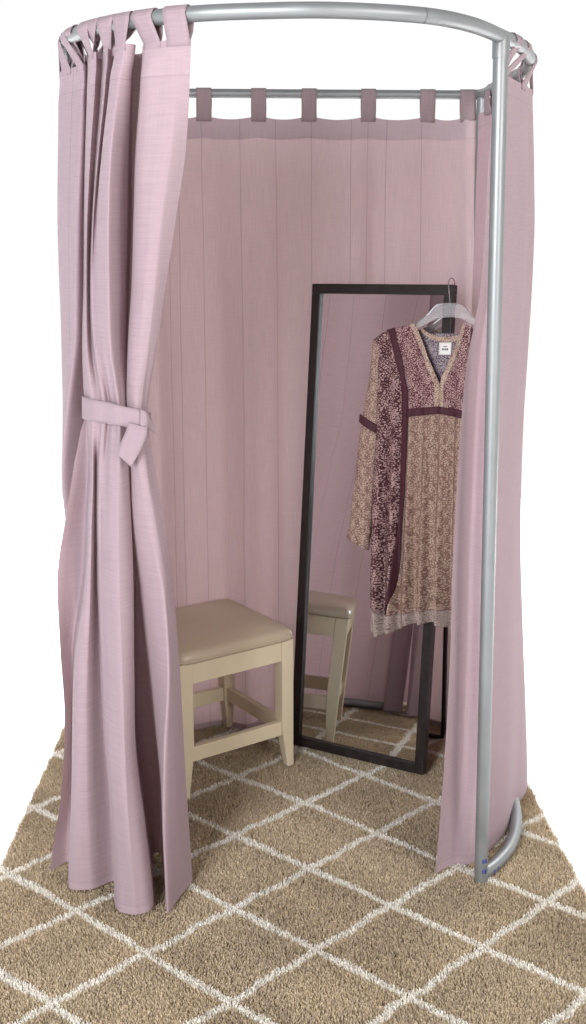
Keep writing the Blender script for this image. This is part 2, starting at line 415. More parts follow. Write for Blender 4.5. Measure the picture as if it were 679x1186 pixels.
# ------------------------------------------------------------------ curtains
GROUP = 'pink tab-top curtains of the booth'
class Curtain:
    """rows: list of (z, [(x, y), ...]); smooth in both directions, UV in metres"""
    def __init__(s, name, rows, mat, nu, nv, wrinkle=.003, seed=0, zbot=None, ztop=None, k=.72, thick=.0016, extra=None):
        rows = sorted(rows, key=lambda r: -r[0])
        zs = np.array([r[0] for r in rows]); s.A = A = np.array([[tuple(p) for p in r[1]] for r in rows], float)
        npt = A.shape[1]; s.k = k; s.npt = npt
        ztop = zs[0] if ztop is None else ztop; zbot = zs[-1] if zbot is None else zbot
        S_ = np.linspace(0, npt - 1, nu)
        # z resample by index
        V = np.zeros((nv, nu, 3))
        zi = np.interp(np.linspace(ztop, zbot, nv)[::-1], zs[::-1], np.arange(len(zs))[::-1])[::-1]
        for a, r in enumerate(zi):
            i = int(min(r, len(zs) - 1 - 1e-9)); t = r - i
            row = cr(A[max(i - 1, 0)], A[i], A[min(i + 1, len(zs) - 1)], A[min(i + 2, len(zs) - 1)], t)
            z = zs[i] * (1 - t) + zs[i + 1] * t
            for b, q in enumerate(S_):
                p = softspline(row, q, k); V[a, b] = (p[0], p[1], z)
        du = np.zeros(nu); mid = V[nv // 3]; du[1:] = np.cumsum(np.hypot(*(np.diff(mid[:, :2], axis=0).T)))
        uvs = []
        for a in range(nv):
            fz = a / (nv - 1)
            for b in range(nu):
                x, y, z = V[a, b]
                q = Vector((du[b] * 6.0 + seed * 9, z * 1.6, seed)); q2 = Vector((du[b] * 22 + seed, z * 5, seed * 3))
                w = wrinkle * (noise.noise(q) + .35 * noise.noise(q2)) * min(1, .35 + fz * 1.5)
                V[a, b, 1] += w; V[a, b, 0] += w * .5
                if extra:
                    e = extra(b / (nu - 1), du[b], fz, V[a, b]); V[a, b] += e
                uvs.append((du[b], z - zbot))
        s.V = V; s.nu, s.nv = nu, nv; s.vtop = ztop - zbot
        faces = [(a * nu + b, a * nu + b + 1, (a + 1) * nu + b + 1, (a + 1) * nu + b) for a in range(nv - 1) for b in range(nu - 1)]
        s.base = Vector((float(V[-1, :, 0].mean()), float(V[-1, :, 1].mean()), 0))
        s.o = new_obj(name, [Vector(v) for v in V.reshape(-1, 3)], faces, mat, None, s.base, True, uvs)
        s.uv_top = du
    def top(s, q):                       # point of the upper hem at fraction index q (0..npt-1)
        b = q / (s.npt - 1) * (s.nu - 1); i = int(min(b, s.nu - 2)); t = b - i
        return Vector(s.V[0, i] * (1 - t) + s.V[0, i + 1] * t)
    def tab(s, q0, q1, R, T, inward, mat, half=.026, twist=0.0, rr=RT):
        """loop of cloth over the rail at R (tangent T): q0..q1 where it leaves the upper hem; inward = horizontal direction to the inside"""
        T = Vector((T.x, T.y, 0)).normalized(); I = Vector(inward).normalized(); U = Vector((0, 0, 1))
        if (s.top(q1) - s.top(q0)).dot(T) < 0: T = -T
        a0, a1 = s.top(q0), s.top(q1); dz = Vector((0, 0, -.012))
        r = rr + .0022
        rows = [(a0 + dz - I * .0012, a1 + dz - I * .0012)]
        for t in (.0, .35, .7):
            c0, c1 = R - T * half - I * r, R + T * half - I * r
            rows.append(((a0 - I * .0012).lerp(c0, t), (a1 - I * .0012).lerp(c1, t)))
        for an in np.linspace(0, math.pi, 9):
            o = -I * (r * math.cos(an)) + U * (r * math.sin(an))
            w = half * (1 + .04 * math.sin(an * 3 + twist))
            sh = T * (twist * .006 * math.sin(an))
            rows.append((R - T * w + o + sh, R + T * w + o + sh))
        b0, b1 = a0 + I * .0035, a1 + I * .0035
        if twist:
            m = (b0 + b1) / 2; b0 = m + (b0 - m) * .8 + T * .012 * twist; b1 = m + (b1 - m) * .8 + T * .012 * twist
        for t in (.3, .65, 1.0):
            c0, c1 = R - T * half + I * r, R + T * half + I * r
            sag = I * (.006 * math.sin(t * math.pi))
            rows.append((c0.lerp(b0, t) + sag, c1.lerp(b1, t) + sag))
        rows.append((b0 + dz, b1 + dz))
        V = []; uv = []; nw = 5; L = 0; pm = None
        for (l, rgt) in rows:
            m = (l + rgt) / 2
            if pm is not None: L += (m - pm).length
            pm = m
            for k in range(nw):
                f = k / (nw - 1); p = l.lerp(rgt, f)
                p = p + Vector((noise.noise(p * 30 + Vector((3, 1, q0))), noise.noise(p * 30 + Vector((q0, 7, 2))), 0)) * .0012
                V.append(p); uv.append((f * half * 2, .3 + L))
        n = len(rows)
        fc = [(a * nw + b, a * nw + b + 1, (a + 1) * nw + b + 1, (a + 1) * nw + b) for a in range(n - 1) for b in range(nw - 1)]
        o = new_obj('tab', V, fc, mat, s.o, s.base, True, uv); solid(o, .0016)
        return o
def rail_T(s): return (rail(s + .02) - rail(s - .02)).normalized()
CEN = Vector((.05, 3.0, 0))
def inward(R): v = CEN - R; return Vector((v.x, v.y, 0)).normalized()

def prow(y, pts, Yref=2.57, z=None):
    z = Zof(y, Yref) if z is None else z
    return (z, [(Xat(px, Y, z), Y) for (px, Y) in pts])
# --- gathered curtain at the left of the opening
G = [
 prow(66, [(99, 2.610), (101, 2.630), (103.5, 2.540), (111, 2.495), (118, 2.530), (124, 2.452), (132.5, 2.485), (134, 2.422), (145, 2.392), (157.5, 2.410), (152, 2.520), (164, 2.520), (167, 2.395), (192, 2.352), (207, 2.342), (221, 2.335)]),
 prow(95, [(98, 2.620), (100, 2.640), (102.5, 2.545), (110, 2.500), (116.5, 2.535), (122, 2.468), (129.5, 2.500), (128, 2.435), (139, 2.402), (152.5, 2.430), (150, 2.575), (162, 2.575), (165, 2.400), (191, 2.362), (206, 2.350), (220.5, 2.345)]),
 prow(180, [(93, 2.660), (97, 2.680), (99, 2.580), (104.5, 2.540), (110.5, 2.570), (114, 2.520), (118, 2.545), (118.5, 2.500), (129, 2.455), (148, 2.523), (150, 2.635), (156, 2.635), (159, 2.460), (180, 2.420), (198, 2.410), (215, 2.430)]),
 prow(250, [(93, 2.680), (95, 2.690), (98, 2.600), (101, 2.575), (106, 2.615), (108, 2.560), (111, 2.570), (114, 2.540), (126, 2.490), (146, 2.568), (150, 2.665), (154.5, 2.665), (156.5, 2.500), (173, 2.460), (188, 2.455), (204, 2.480)]),
 prow(330, [(93, 2.680), (95, 2.690), (97, 2.620), (100, 2.590), (104, 2.620), (106, 2.580), (109, 2.575), (113, 2.555), (126, 2.515), (144, 2.588), (148, 2.670), (152, 2.670), (154, 2.540), (167, 2.500), (180, 2.495), (192, 2.520)]),
 prow(400, [(97, 2.670), (96, 2.680), (95.5, 2.630), (101, 2.595), (106, 2.615), (109, 2.585), (112, 2.580), (116, 2.565), (128, 2.540), (143, 2.598), (147, 2.665), (148.5, 2.665), (149.5, 2.560), (161, 2.530), (172, 2.525), (182, 2.550)]),
 prow(472, [(104, 2.680), (100, 2.680), (98, 2.635), (106, 2.585), (115, 2.580), (119, 2.575), (123, 2.575), (127, 2.580), (136, 2.555), (144, 2.570), (146.5, 2.610), (147, 2.610), (148, 2.575), (156, 2.552), (164, 2.552), (171, 2.580)]),
 prow(505, [(94, 2.650), (101, 2.660), (103, 2.610), (107, 2.585), (113, 2.585), (117, 2.575), (121, 2.575), (125, 2.575), (136, 2.548), (146, 2.565), (149, 2.610), (149.5, 2.610), (150.5, 2.575), (158, 2.550), (166, 2.552), (173, 2.580)]),
 prow(540, [(86.5, 2.630), (102, 2.655), (105, 2.595), (108, 2.580), (111, 2.606), (114, 2.575), (118, 2.570), (122, 2.565), (135, 2.535), (148, 2.567), (151, 2.650), (152, 2.650), (153, 2.570), (161, 2.545), (170, 2.545), (178.5, 2.580)]),
 prow(600, [(77, 2.630), (99, 2.670), (101.5, 2.580), (106, 2.565), (110.5, 2.598), (113, 2.565), (117, 2.560), (121, 2.550), (137, 2.520), (151, 2.557), (152, 2.670), (153, 2.670), (155.5, 2.570), (170, 2.540), (180, 2.540), (190, 2.575)]),
 prow(680, [(66.5, 2.650), (95, 2.690), (98, 2.575), (104, 2.558), (111, 2.603), (114, 2.560), (117, 2.550), (121, 2.540), (138, 2.500), (154, 2.542), (153, 2.690), (160, 2.700), (164, 2.585), (188, 2.535), (194, 2.545), (200.5, 2.585)]),
 prow(770, [(70, 2.660), (85, 2.710), (87.5, 2.575), (100, 2.555), (116, 2.603), (118, 2.550), (122, 2.535), (128, 2.510), (142, 2.480), (155, 2.527), (154, 2.710), (168, 2.720), (174, 2.590), (195, 2.515), (201, 2.540), (208, 2.590)]),
 prow(860, [(75, 2.670), (83, 2.730), (84.5, 2.580), (100, 2.560), (121, 2.606), (123, 2.540), (127, 2.510), (133, 2.490), (145, 2.465), (157, 2.517), (156, 2.720), (176, 2.730), (182, 2.600), (190.5, 2.495), (202, 2.530), (213, 2.605)]),
 prow(940, [(71, 2.670), (82, 2.735), (83, 2.580), (102, 2.565), (128, 2.613), (129, 2.530), (132, 2.500), (137, 2.480), (150, 2.455), (167, 2.502), (165, 2.720), (184, 2.740), (187.5, 2.600), (189.5, 2.480), (205, 2.535), (218, 2.615)]),
 prow(0, [(58.5, 2.655), (80, 2.700), (81, 2.577), (107, 2.572), (133, 2.610), (133, 2.520), (136, 2.485), (141, 2.468), (158, 2.458), (178, 2.500), (176, 2.720), (186, 2.740), (190, 2.600), (193, 2.468), (208, 2.535), (222.5, 2.605)], z=.010),
]
ZTOPF = Zof(64, 2.42)
matG = cloth('linen_gathered', ZTOPF - .01, None, 1.25, .55)
ZTIE = Zof(478, 2.57)
def pinch(f, u, fz, P):
    g = math.exp(-((P[2] - ZTIE) / .16) ** 2) * (1 - .55 * math.exp(-((P[2] - ZTIE) / .03) ** 2))
    w = math.sin(u * 150 + 2.2 * math.sin(u * 37) + P[2] * 5)
    soft = .0016 * math.sin(u * 62 + 3 * math.sin(P[2] * 3.1) + P[2] * 2) 
    return np.array((.0, -(.0036 * g * w + soft * min(1, fz * 3)), 0))
gath = Curtain('curtain', G, matG, 260, 170, .0055, 3, k=.66, extra=pinch)
tag(gath.o, 'pink linen curtain gathered into folds and tied at the left of the opening', 'curtain', GROUP)
for (px, q0, q1, half, tw) in ((206, 13.1, 14.95, .025, 0), (169, 12.02, 12.75, .025, .3), (147, 7.1, 8.0, .024, -.9), (128, 4.6, 5.6, .024, .8), (112, 2.6, 3.8, .024, -.7), (103, 1.9, 2.5, .022, .5)):
    s_ = rail_px(px); R = rail(s_); gath.tab(q0, q1, R, rail_T(s_), inward(R), matG, half, tw)
# --- left side curtain
ZTS = Zof(84, 2.68)
def srow(y, pts, back, z=None, lead=()):
    r = prow(y, pts, 2.72, z); return (r[0], list(lead) + r[1] + back)
Lr = [
 srow(84, [(100, 2.60), (86, 2.635), (69.5, 2.73)], [(-.528, 3.0), (-.512, 3.3), (-.480, 3.54)], lead=[(-.398, 2.735), (-0.452, 2.805)]),
 srow(120, [(99, 2.605), (84, 2.64), (67.5, 2.74)], [(-.535, 3.0), (-.518, 3.3), (-.480, 3.54)], lead=[(-.398, 2.735), (-0.452, 2.805)]),
 srow(250, [(94, 2.63), (80, 2.66), (66, 2.77)], [(-.555, 3.05), (-.52, 3.3), (-.480, 3.54)], lead=[(-.398, 2.735), (-0.450, 2.805)]),
 srow(390, [(91.5, 2.65), (81, 2.685), (70.5, 2.79)], [(-.55, 3.05), (-.525, 3.3), (-.480, 3.54)], lead=[(-.398, 2.735), (-0.445, 2.805)]),
 srow(460, [(83.5, 2.665), (77.5, 2.70), (73.5, 2.80)], [(-.55, 3.05), (-.528, 3.3), (-.480, 3.54)], lead=[(-.398, 2.735), (-0.440, 2.805)]),
 srow(525, [(78, 2.68), (75.5, 2.72), (75, 2.82)], [(-.55, 3.05), (-.53, 3.3), (-.480, 3.54)], lead=[(-.398, 2.735), (-0.435, 2.805)]),
 srow(590, [(80, 2.69), (78, 2.74), (77.5, 2.84)], [(-.555, 3.07), (-.535, 3.3), (-.480, 3.55)], lead=[(-.398, 2.735), (-0.430, 2.805)]),
 srow(760, [(96, 2.71), (94, 2.77), (92, 2.88)], [(-.565, 3.1), (-.54, 3.3), (-.480, 3.56)], lead=[(-.398, 2.735), (-0.425, 2.805)]),
 srow(0, [(110, 2.73), (108, 2.80), (108, 2.90)], [(-.565, 3.12), (-.545, 3.3), (-.480, 3.57)], z=.012, lead=[(-.398, 2.735), (-0.420, 2.805)]),
]
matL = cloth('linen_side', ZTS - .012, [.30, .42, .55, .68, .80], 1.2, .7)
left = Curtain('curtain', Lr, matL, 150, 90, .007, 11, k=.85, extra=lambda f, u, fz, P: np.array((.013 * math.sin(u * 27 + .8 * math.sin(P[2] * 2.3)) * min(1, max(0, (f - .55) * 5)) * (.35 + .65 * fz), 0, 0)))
tag(left.o, 'pink linen curtain hanging along the left side behind the gathered one', 'curtain', GROUP)
for (s_, q0, q1, tw) in ((4.75, 1.3, 1.8, .2), (4.45, 2.15, 2.75, .4), (3.95, 3.2, 3.7, -.6), (3.2, 4.0, 4.35, .4), (2.2, 4.9, 5.2, -.2), (1.2, 5.8, 6.1, .3), (.3, 6.6, 6.95, 0)):
    R = rail(s_); left.tab(q0, q1, R, rail_T(s_), inward(R), matL, .024, tw)
# --- back curtain
XB0, XB1 = -.462, .559
ZTB = Zof(134, 3.66)
def back_rows():
    rows = []
    for z, dy, sh, amp in ((ZTB, .0, 0, .3), (1.80, -.004, 0, .6), (1.4, -.015, .001, 1.1), (.9, -.03, .002, 1.4), (.4, -.045, .002, 1.7), (-.006, -.058, .0, 1.7)):
        pts = []
        for i in range(27):
            f = i / 26; x = XB0 + (XB1 + sh * 4 - XB0) * f
            y = 3.632 + .054 * f + dy * (1 + .9 * f) + amp * .014 * math.sin(i * 1.45 + .6 * math.sin(i * .7)) + amp * .004 * math.sin(i * .9 + z * 2)
            pts.append((x, y - .016))
        rows.append((z, pts))
    return rows
tabs_px = (175, 237, 300, 358, 427, 496, 543)
def fB(px): return ((px - CX) / F * (3.65 * cp - (ZTB - HC) * sp) - XB0) / (XB1 - XB0)
tabf = [fB(p) for p in tabs_px]
def scallop(f, u, fz, P):
    if fz > .08: return np.zeros(3)
    lo = [t for t in tabf if t <= f]; hi_ = [t for t in tabf if t > f]
    if not lo or not hi_: return np.zeros(3)
    a, b = lo[-1], hi_[0]; t = (f - a) / (b - a)
    return np.array((0, 0, -.013 * max(0, math.sin(math.pi * t)) ** .8 * (1 - fz / .08)))
crease_px = (198, 210, 240, 289, 334, 378, 427, 449, 473, 517)  # columns of the back creases, their shade painted as dark lines
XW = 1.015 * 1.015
matB = cloth('linen_back', ZTB - .012, [fB(p) * 1.03 for p in crease_px], .55, 1.15, col=(.425, .330, .352), transl=.38, band_k=.97)
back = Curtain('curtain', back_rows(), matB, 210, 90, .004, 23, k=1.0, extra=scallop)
tag(back.o, 'flat pink linen curtain with creases across the back behind the mirror', 'curtain', GROUP)
tot = back.uv_top[-1]
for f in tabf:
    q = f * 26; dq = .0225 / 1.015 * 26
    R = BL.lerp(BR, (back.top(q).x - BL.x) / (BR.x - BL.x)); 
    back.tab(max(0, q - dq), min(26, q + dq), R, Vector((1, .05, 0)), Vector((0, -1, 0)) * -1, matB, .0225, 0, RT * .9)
# --- right curtain
ZTRT = Zof(86, 2.85)
Rr_ = [
 srow(86, [(573, 2.67), (579, 2.69), (587, 2.74), (600, 2.85), (610, 2.95), (616.5, 3.06)], [(.590, 3.30), (.575, 3.46), (.549, 3.60)]),
 srow(130, [(571, 2.68), (578, 2.70), (586, 2.74), (600, 2.85), (611, 2.95), (617, 3.06)], [(.590, 3.30), (.575, 3.46), (.549, 3.60)]),
 srow(180, [(566, 2.685), (575, 2.71), (585, 2.74), (600, 2.86), (611, 2.95), (618, 3.06)], [(.590, 3.30), (.575, 3.46), (.549, 3.60)]),
 srow(260, [(562, 2.69), (571, 2.72), (582, 2.74), (599, 2.86), (611, 2.95), (618.5, 3.06)], [(.590, 3.30), (.575, 3.46), (.549, 3.60)]),
 srow(340, [(555.5, 2.69), (565, 2.73), (577, 2.735), (596, 2.86), (608, 2.95), (615.5, 3.06)], [(.590, 3.30), (.575, 3.46), (.549, 3.60)]),
 srow(420, [(540.5, 2.68), (554, 2.74), (571, 2.735), (592, 2.86), (604, 2.95), (611, 3.06)], [(.590, 3.30), (.575, 3.46), (.549, 3.60)]),
 srow(520, [(532, 2.68), (549, 2.75), (567, 2.735), (588, 2.86), (599, 2.95), (605.5, 3.06)], [(.600, 3.30), (.583, 3.46), (.552, 3.60)]),
 srow(640, [(525, 2.675), (544, 2.75), (565, 2.735), (586, 2.86), (597, 2.95), (602.5, 3.06)], [(.610, 3.30), (.595, 3.46), (.558, 3.60)]),
 srow(760, [(521, 2.67), (541, 2.75), (563, 2.735), (587, 2.86), (598, 2.96), (605, 3.08)], [(.640, 3.32), (.610, 3.48), (.570, 3.60)]),
 srow(880, [(514, 2.665), (536, 2.74), (562, 2.725), (588, 2.86), (600, 2.98), (609, 3.11)], [(.657, 3.34), (.625, 3.49), (.575, 3.60)]),
 srow(0, [(505, 2.650), (526, 2.695), (550, 2.705), (583, 2.84), (596, 2.985), (611, 3.14)], [(.674, 3.36), (.635, 3.50), (.580, 3.61)], z=.005),
]
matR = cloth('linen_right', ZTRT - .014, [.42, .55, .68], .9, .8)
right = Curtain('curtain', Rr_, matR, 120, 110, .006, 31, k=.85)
tag(right.o, 'pink linen curtain hanging down the right side behind the front post', 'curtain', GROUP)
for (s_, q0, q1, tw) in ((12.62, .3, .95, .2), (13.35, 1.3, 2.0, .7), (14.7, 3.35, 3.9, -.7), (16.0, 4.75, 5.15, .5), (16.6, 5.5, 5.8, -.4), (17.3, 6.3, 6.6, .3), (17.85, 7.2, 7.6, -.2)):
    R = rail(s_); right.tab(q0, q1, R, rail_T(s_), inward(R), matR, .023, tw)

# ------------------------------------------------------------------ tie band round the gathered curtain
matT = cloth('linen_tie', 5.0, None, 1.1, .6, col=(.43, .325, .358))
def ribbon(name, centre, half, mat, parent=None, base=None, thick=.002, wob=.001):
    """centre: list of (upper edge point, lower edge point)"""
    nw = 6; V = []; uv = []; L = 0; pm = None
    for i, (a, b) in enumerate(centre):
        m = (a + b) / 2
        if pm is not None: L += (m - pm).length
        pm = m
        for k in range(nw):
            f = k / (nw - 1); p = a.lerp(b, f)
            p = p + Vector((0, noise.noise(p * 45) * wob, noise.noise(p * 33 + Vector((5, 5, 5))) * wob)); V.append(p); uv.append((L, .4 + f * .06))
    n = len(centre)
    fc = [(a * nw + b, a * nw + b + 1, (a + 1) * nw + b + 1, (a + 1) * nw + b) for a in range(n - 1) for b in range(nw - 1)]
    o = new_obj(name, V, fc, mat, parent, base, True, uv); solid(o, thick)
    return o
def dense(P, n):
    A = np.array([[*a, *b] for a, b in P]); return [(Vector(v[:3]), Vector(v[3:])) for v in (softspline(A, s, .8) for s in np.linspace(0, len(A) - 1, n))]
tb = Vector((Xat(134, 2.6, 1.1), 2.6, Zof(478, 2.6)))
def pr(px, y0, y1, Y): return (atY(px, y0, Y), atY(px, y1, Y))
loop = [pr(150, 470, 489, 2.70), pr(118, 465, 486, 2.71), pr(101, 461, 485, 2.69), pr(95.5, 459, 484, 2.64), pr(98, 459.5, 485, 2.605), pr(108, 462, 488, 2.572), pr(120, 465, 490, 2.560), pr(134, 468, 492, 2.543), pr(145, 470.5, 494, 2.543), pr(157, 473, 496, 2.537), pr(166, 476, 497, 2.540), pr(172, 478, 497, 2.565), pr(174.5, 479, 497, 2.62), pr(166, 475, 493, 2.69), pr(150, 470, 489, 2.702)]
band = ribbon('tie_band', dense(loop, 70), .03, matT, None, tb, wob=.0022)
tag(band, 'pink cloth tie knotted round the gathered curtain with loose ends', 'curtain tie')
ribbon('tail', dense([pr(163, 474, 496, 2.531), pr(170, 477, 497.5, 2.534), pr(174.5, 484, 499.5, 2.550), pr(178.5, 492.5, 502, 2.560), pr(182.2, 501.5, 503.2, 2.566)], 18), .03, matT, band, tb, wob=.0035)
tail = [(atY(148.5, 490, 2.531), atY(171, 494, 2.529)), (atY(146.5, 498, 2.528), atY(170.5, 502, 2.524)), (atY(141, 511, 2.524), atY(165, 517, 2.518)), (atY(138, 519, 2.524), atY(159.5, 528, 2.520)), (atY(136.5, 527, 2.528), atY(152, 541, 2.524))]
ribbon('tail', dense(tail, 22), .03, matT, band, tb, wob=.0035)

# ------------------------------------------------------------------ stool
ST = dict(x=.002, y=3.279, yaw=.616, w=.391, d=.373, h=.412)
e_ = Vector((math.cos(ST['yaw']), math.sin(ST['yaw']), 0)); n_ = Vector((-e_.y, e_.x, 0))
cst = Vector((ST['x'], ST['y'], 0)) - e_ * ST['w'] / 2 + n_ * ST['d'] / 2
stool = empty('stool', cst, (0, 0, ST['yaw']))
tag(stool, 'cream wooden stool with padded beige seat standing beside the mirror', 'stool')
W2, D2, HS = ST['w'] / 2, ST['d'] / 2, ST['h']
LG = .041
def stool_leg(sx, sy):
    V = []; levels = [(HS - .002, LG, LG, 0), (.165, LG, LG, 0), (.12, LG * .93, LG * .93, .0), (.06, LG * .76, LG * .76, 0), (.02, LG * .62, LG * .62, .0005), (0.0, LG * .58, LG * .58, .001)]
    for z, a, b, out in levels:
        ox, oy = sx * (W2 + out), sy * (D2 + out)
        V += [(ox, oy, z), (ox - sx * a, oy, z), (ox - sx * a, oy - sy * b, z), (ox, oy - sy * b, z)]
    bm = bmesh.new(); vs = [bm.verts.new(v) for v in V]; n = len(levels)
    for i in range(n - 1):
        for k in range(4): bm.faces.new((vs[i * 4 + k], vs[i * 4 + (k + 1) % 4], vs[(i + 1) * 4 + (k + 1) % 4], vs[(i + 1) * 4 + k]))
    bm.faces.new(vs[:4]); bm.faces.new(vs[-4:])
    bevel(bm_obj('leg', bm, M['cream'], stool), .0025)
for sx in (-1, 1):
    for sy in (-1, 1): stool_leg(sx, sy)
AP, IN = .066, .003
for sy in (-1, 1):
    y0, y1 = sorted((sy * (D2 - IN), sy * (D2 - .024)))
    box_obj('apron', (-W2 + LG + .0006, y0, HS - AP), (W2 - LG - .0006, y1, HS - .002), M['cream'], stool)
    y0, y1 = sorted((sy * (D2 - .010), sy * (D2 - .030)))
    box_obj('stretcher', (-W2 + LG * .9, y0, .103), (W2 - LG * .9, y1, .148), M['cream'], stool)
for sx in (-1, 1):
    x0, x1 = sorted((sx * (W2 - IN), sx * (W2 - .024)))
    box_obj('apron', (x0, -D2 + LG + .0006, HS - AP), (x1, D2 - LG - .0006, HS - .002), M['cream'], stool)
    x0, x1 = sorted((sx * (W2 - .010), sx * (W2 - .030)))
    box_obj('stretcher', (x0, -D2 + LG * .9, .103), (x1, D2 - LG * .9, .148), M['cream'], stool)
# domed cushion (superellipse plan, softer towards the edge) with a piped lower edge
def cushion():
    V = []; Fc = []; nr, na = 22, 96; ov = .007
    def outline(an, k):
        ex = .16
        c, s = math.cos(an), math.sin(an)
        x = (W2 + ov) * math.copysign(abs(c) ** ex, c); y = (D2 + ov) * math.copysign(abs(s) ** ex, s)
        ins = 1
        return x * k, y * k
    prof = [(.985, -.003), (1.0, .004), (1.002, .010), (1.0, .017), (.985, .026), (.955, .035), (.90, .038), (.82, .0435), (.70, .048), (.55, .0515), (.38, .054), (.2, .0555), (.05, .056)]
    for (k, z) in prof:
        for a in range(na):
            x, y = outline(2 * math.pi * (a + .5) / na, k)
            rr = k
            # towards the middle the outline relaxes to an ellipse
            ex, ey = (W2 + ov) * k * math.cos(2 * math.pi * (a + .5) / na), (D2 + ov) * k * math.sin(2 * math.pi * (a + .5) / na)
            m = min(1, max(0, (k - .2) / .75)); m = m * m * (3 - 2 * m)
            x, y = x * m + ex * (1 - m), y * m + ey * (1 - m)
            V.append((x, y, HS + z * .88))
    n = len(prof)
    for i in range(n - 1):
        for a in range(na): Fc.append((i * na + a, i * na + (a + 1) % na, (i + 1) * na + (a + 1) % na, (i + 1) * na + a))
    Fc.append(tuple((n - 1) * na + a for a in range(na))); Fc.append(tuple(range(na))[::-1])
    seat = new_obj('seat', V, Fc, M['leather'], stool)
    pts = []
    for a in range(na):
        x, y = outline(2 * math.pi * (a + .5) / na, 1.004); pts.append((x, y, HS + .004))
    tube('piping', pts, .0022, M['leather'], seat, nseg=8, closed=True)
cushion()

# ------------------------------------------------------------------ leaning mirror
MI = dict(x=-.009, y=3.420, z=.004, yaw=-.54, w=.463, lean=.119, h=1.449, roll=.017)
me_ = Vector((math.cos(MI['yaw']), math.sin(MI['yaw']), 0)); mn = Vector((-me_.y, me_.x, 0))
mu = mn * math.sin(MI['lean']) + Vector((0, 0, 1)) * math.cos(MI['lean'])
mx_ = me_ * math.cos(MI['roll']) + mu * math.sin(MI['roll']); mz_ = mu * math.cos(MI['roll']) - me_ * math.sin(MI['roll'])
my_ = mz_.cross(mx_)
mirror = empty('floor_mirror', (MI['x'], MI['y'], MI['z']))
mirror.matrix_world = Matrix((( mx_.x, my_.x, mz_.x, MI['x']), (mx_.y, my_.y, mz_.y, MI['y']), (mx_.z, my_.z, mz_.z, MI['z']), (0, 0, 0, 1)))
tag(mirror, 'tall dark framed standing mirror with the dress hanging on it', 'mirror')
FW, FD, MW, MH = .029, .030, MI['w'], MI['h']
for (lo_, hi_) in (((0, 0, 0), (MW, FD, FW)), ((0, 0, MH - FW), (MW, FD, MH)), ((0, 0.0003, FW), (FW, FD - .0003, MH - FW)), ((MW - FW, 0.0003, FW), (MW, FD - .0003, MH - FW))):
    box_obj('frame_bar', lo_, hi_, M['black_wood'], mirror, .0018)
box_obj('glass', (FW - .004, .012, FW - .004), (MW - FW + .004, .016, MH - FW + .004), M['mirror'], mirror, .0)
box_obj('backboard', (FW - .004, .018, FW - .004), (MW - FW + .004, .023, MH - FW + .004), M['black_wood'], mirror, .001)
# U-shaped rear stand
Mi = mirror.matrix_world.inverted()
foot = Mi @ Vector((.484, 3.452, .008)); hinge_r = Vector((MW + .006, FD + .006, .98))
foot_l = Vector((-.02 + .05, foot.y, foot.z + .0)); hinge_l = Vector((.03, FD + .006, .98))
stand_pts = [hinge_r, hinge_r.lerp(foot, .5), hinge_r.lerp(foot, .96)]
q = [Vector((foot.x - .004, foot.y + .002, foot.z + .004)), Vector((foot.x - .03, foot.y, foot.z))]
stand_pts += q + [foot_l + Vector((.03, 0, 0)), foot_l + Vector((0, 0, .02)), hinge_l]
tube('stand', stand_pts, .0075, M['black_wood'], mirror, nseg=12)
tube('hinge_pin', [Vector((MW - .02, FD + .006, .98)), Vector((MW + .012, FD + .006, .98))], .006, M['metal_dark'], mirror, nseg=12)

# ------------------------------------------------------------------ hanger and dress (hang in front of the mirror, parallel to it)
DN = my_                                  # points away from the viewer
topfront = Vector((MI['x'], MI['y'], MI['z'])) + mx_ * .38 + mz_ * MH
DP0 = topfront - DN * .042
def dp(px, py, off=0.0):                  # photo outline laid on the dress's own upright plane; off = towards the viewer
    r = ray(px, py); t = (DP0 - CAM).dot(DN) / r.dot(DN)
    return CAM + r * t - DN * off
hb = dp(521, 352)
def dpo(px, py, off=0.0):                 # same, on a parallel plane nearer (+) or farther (-)
    r = ray(px, py); return CAM + r * ((DP0 - DN * off - CAM).dot(DN) / r.dot(DN))
hanger = empty('clothes_hanger', hb)
tag(hanger, 'clear plastic hanger hooked over the top of the mirror', 'hanger')
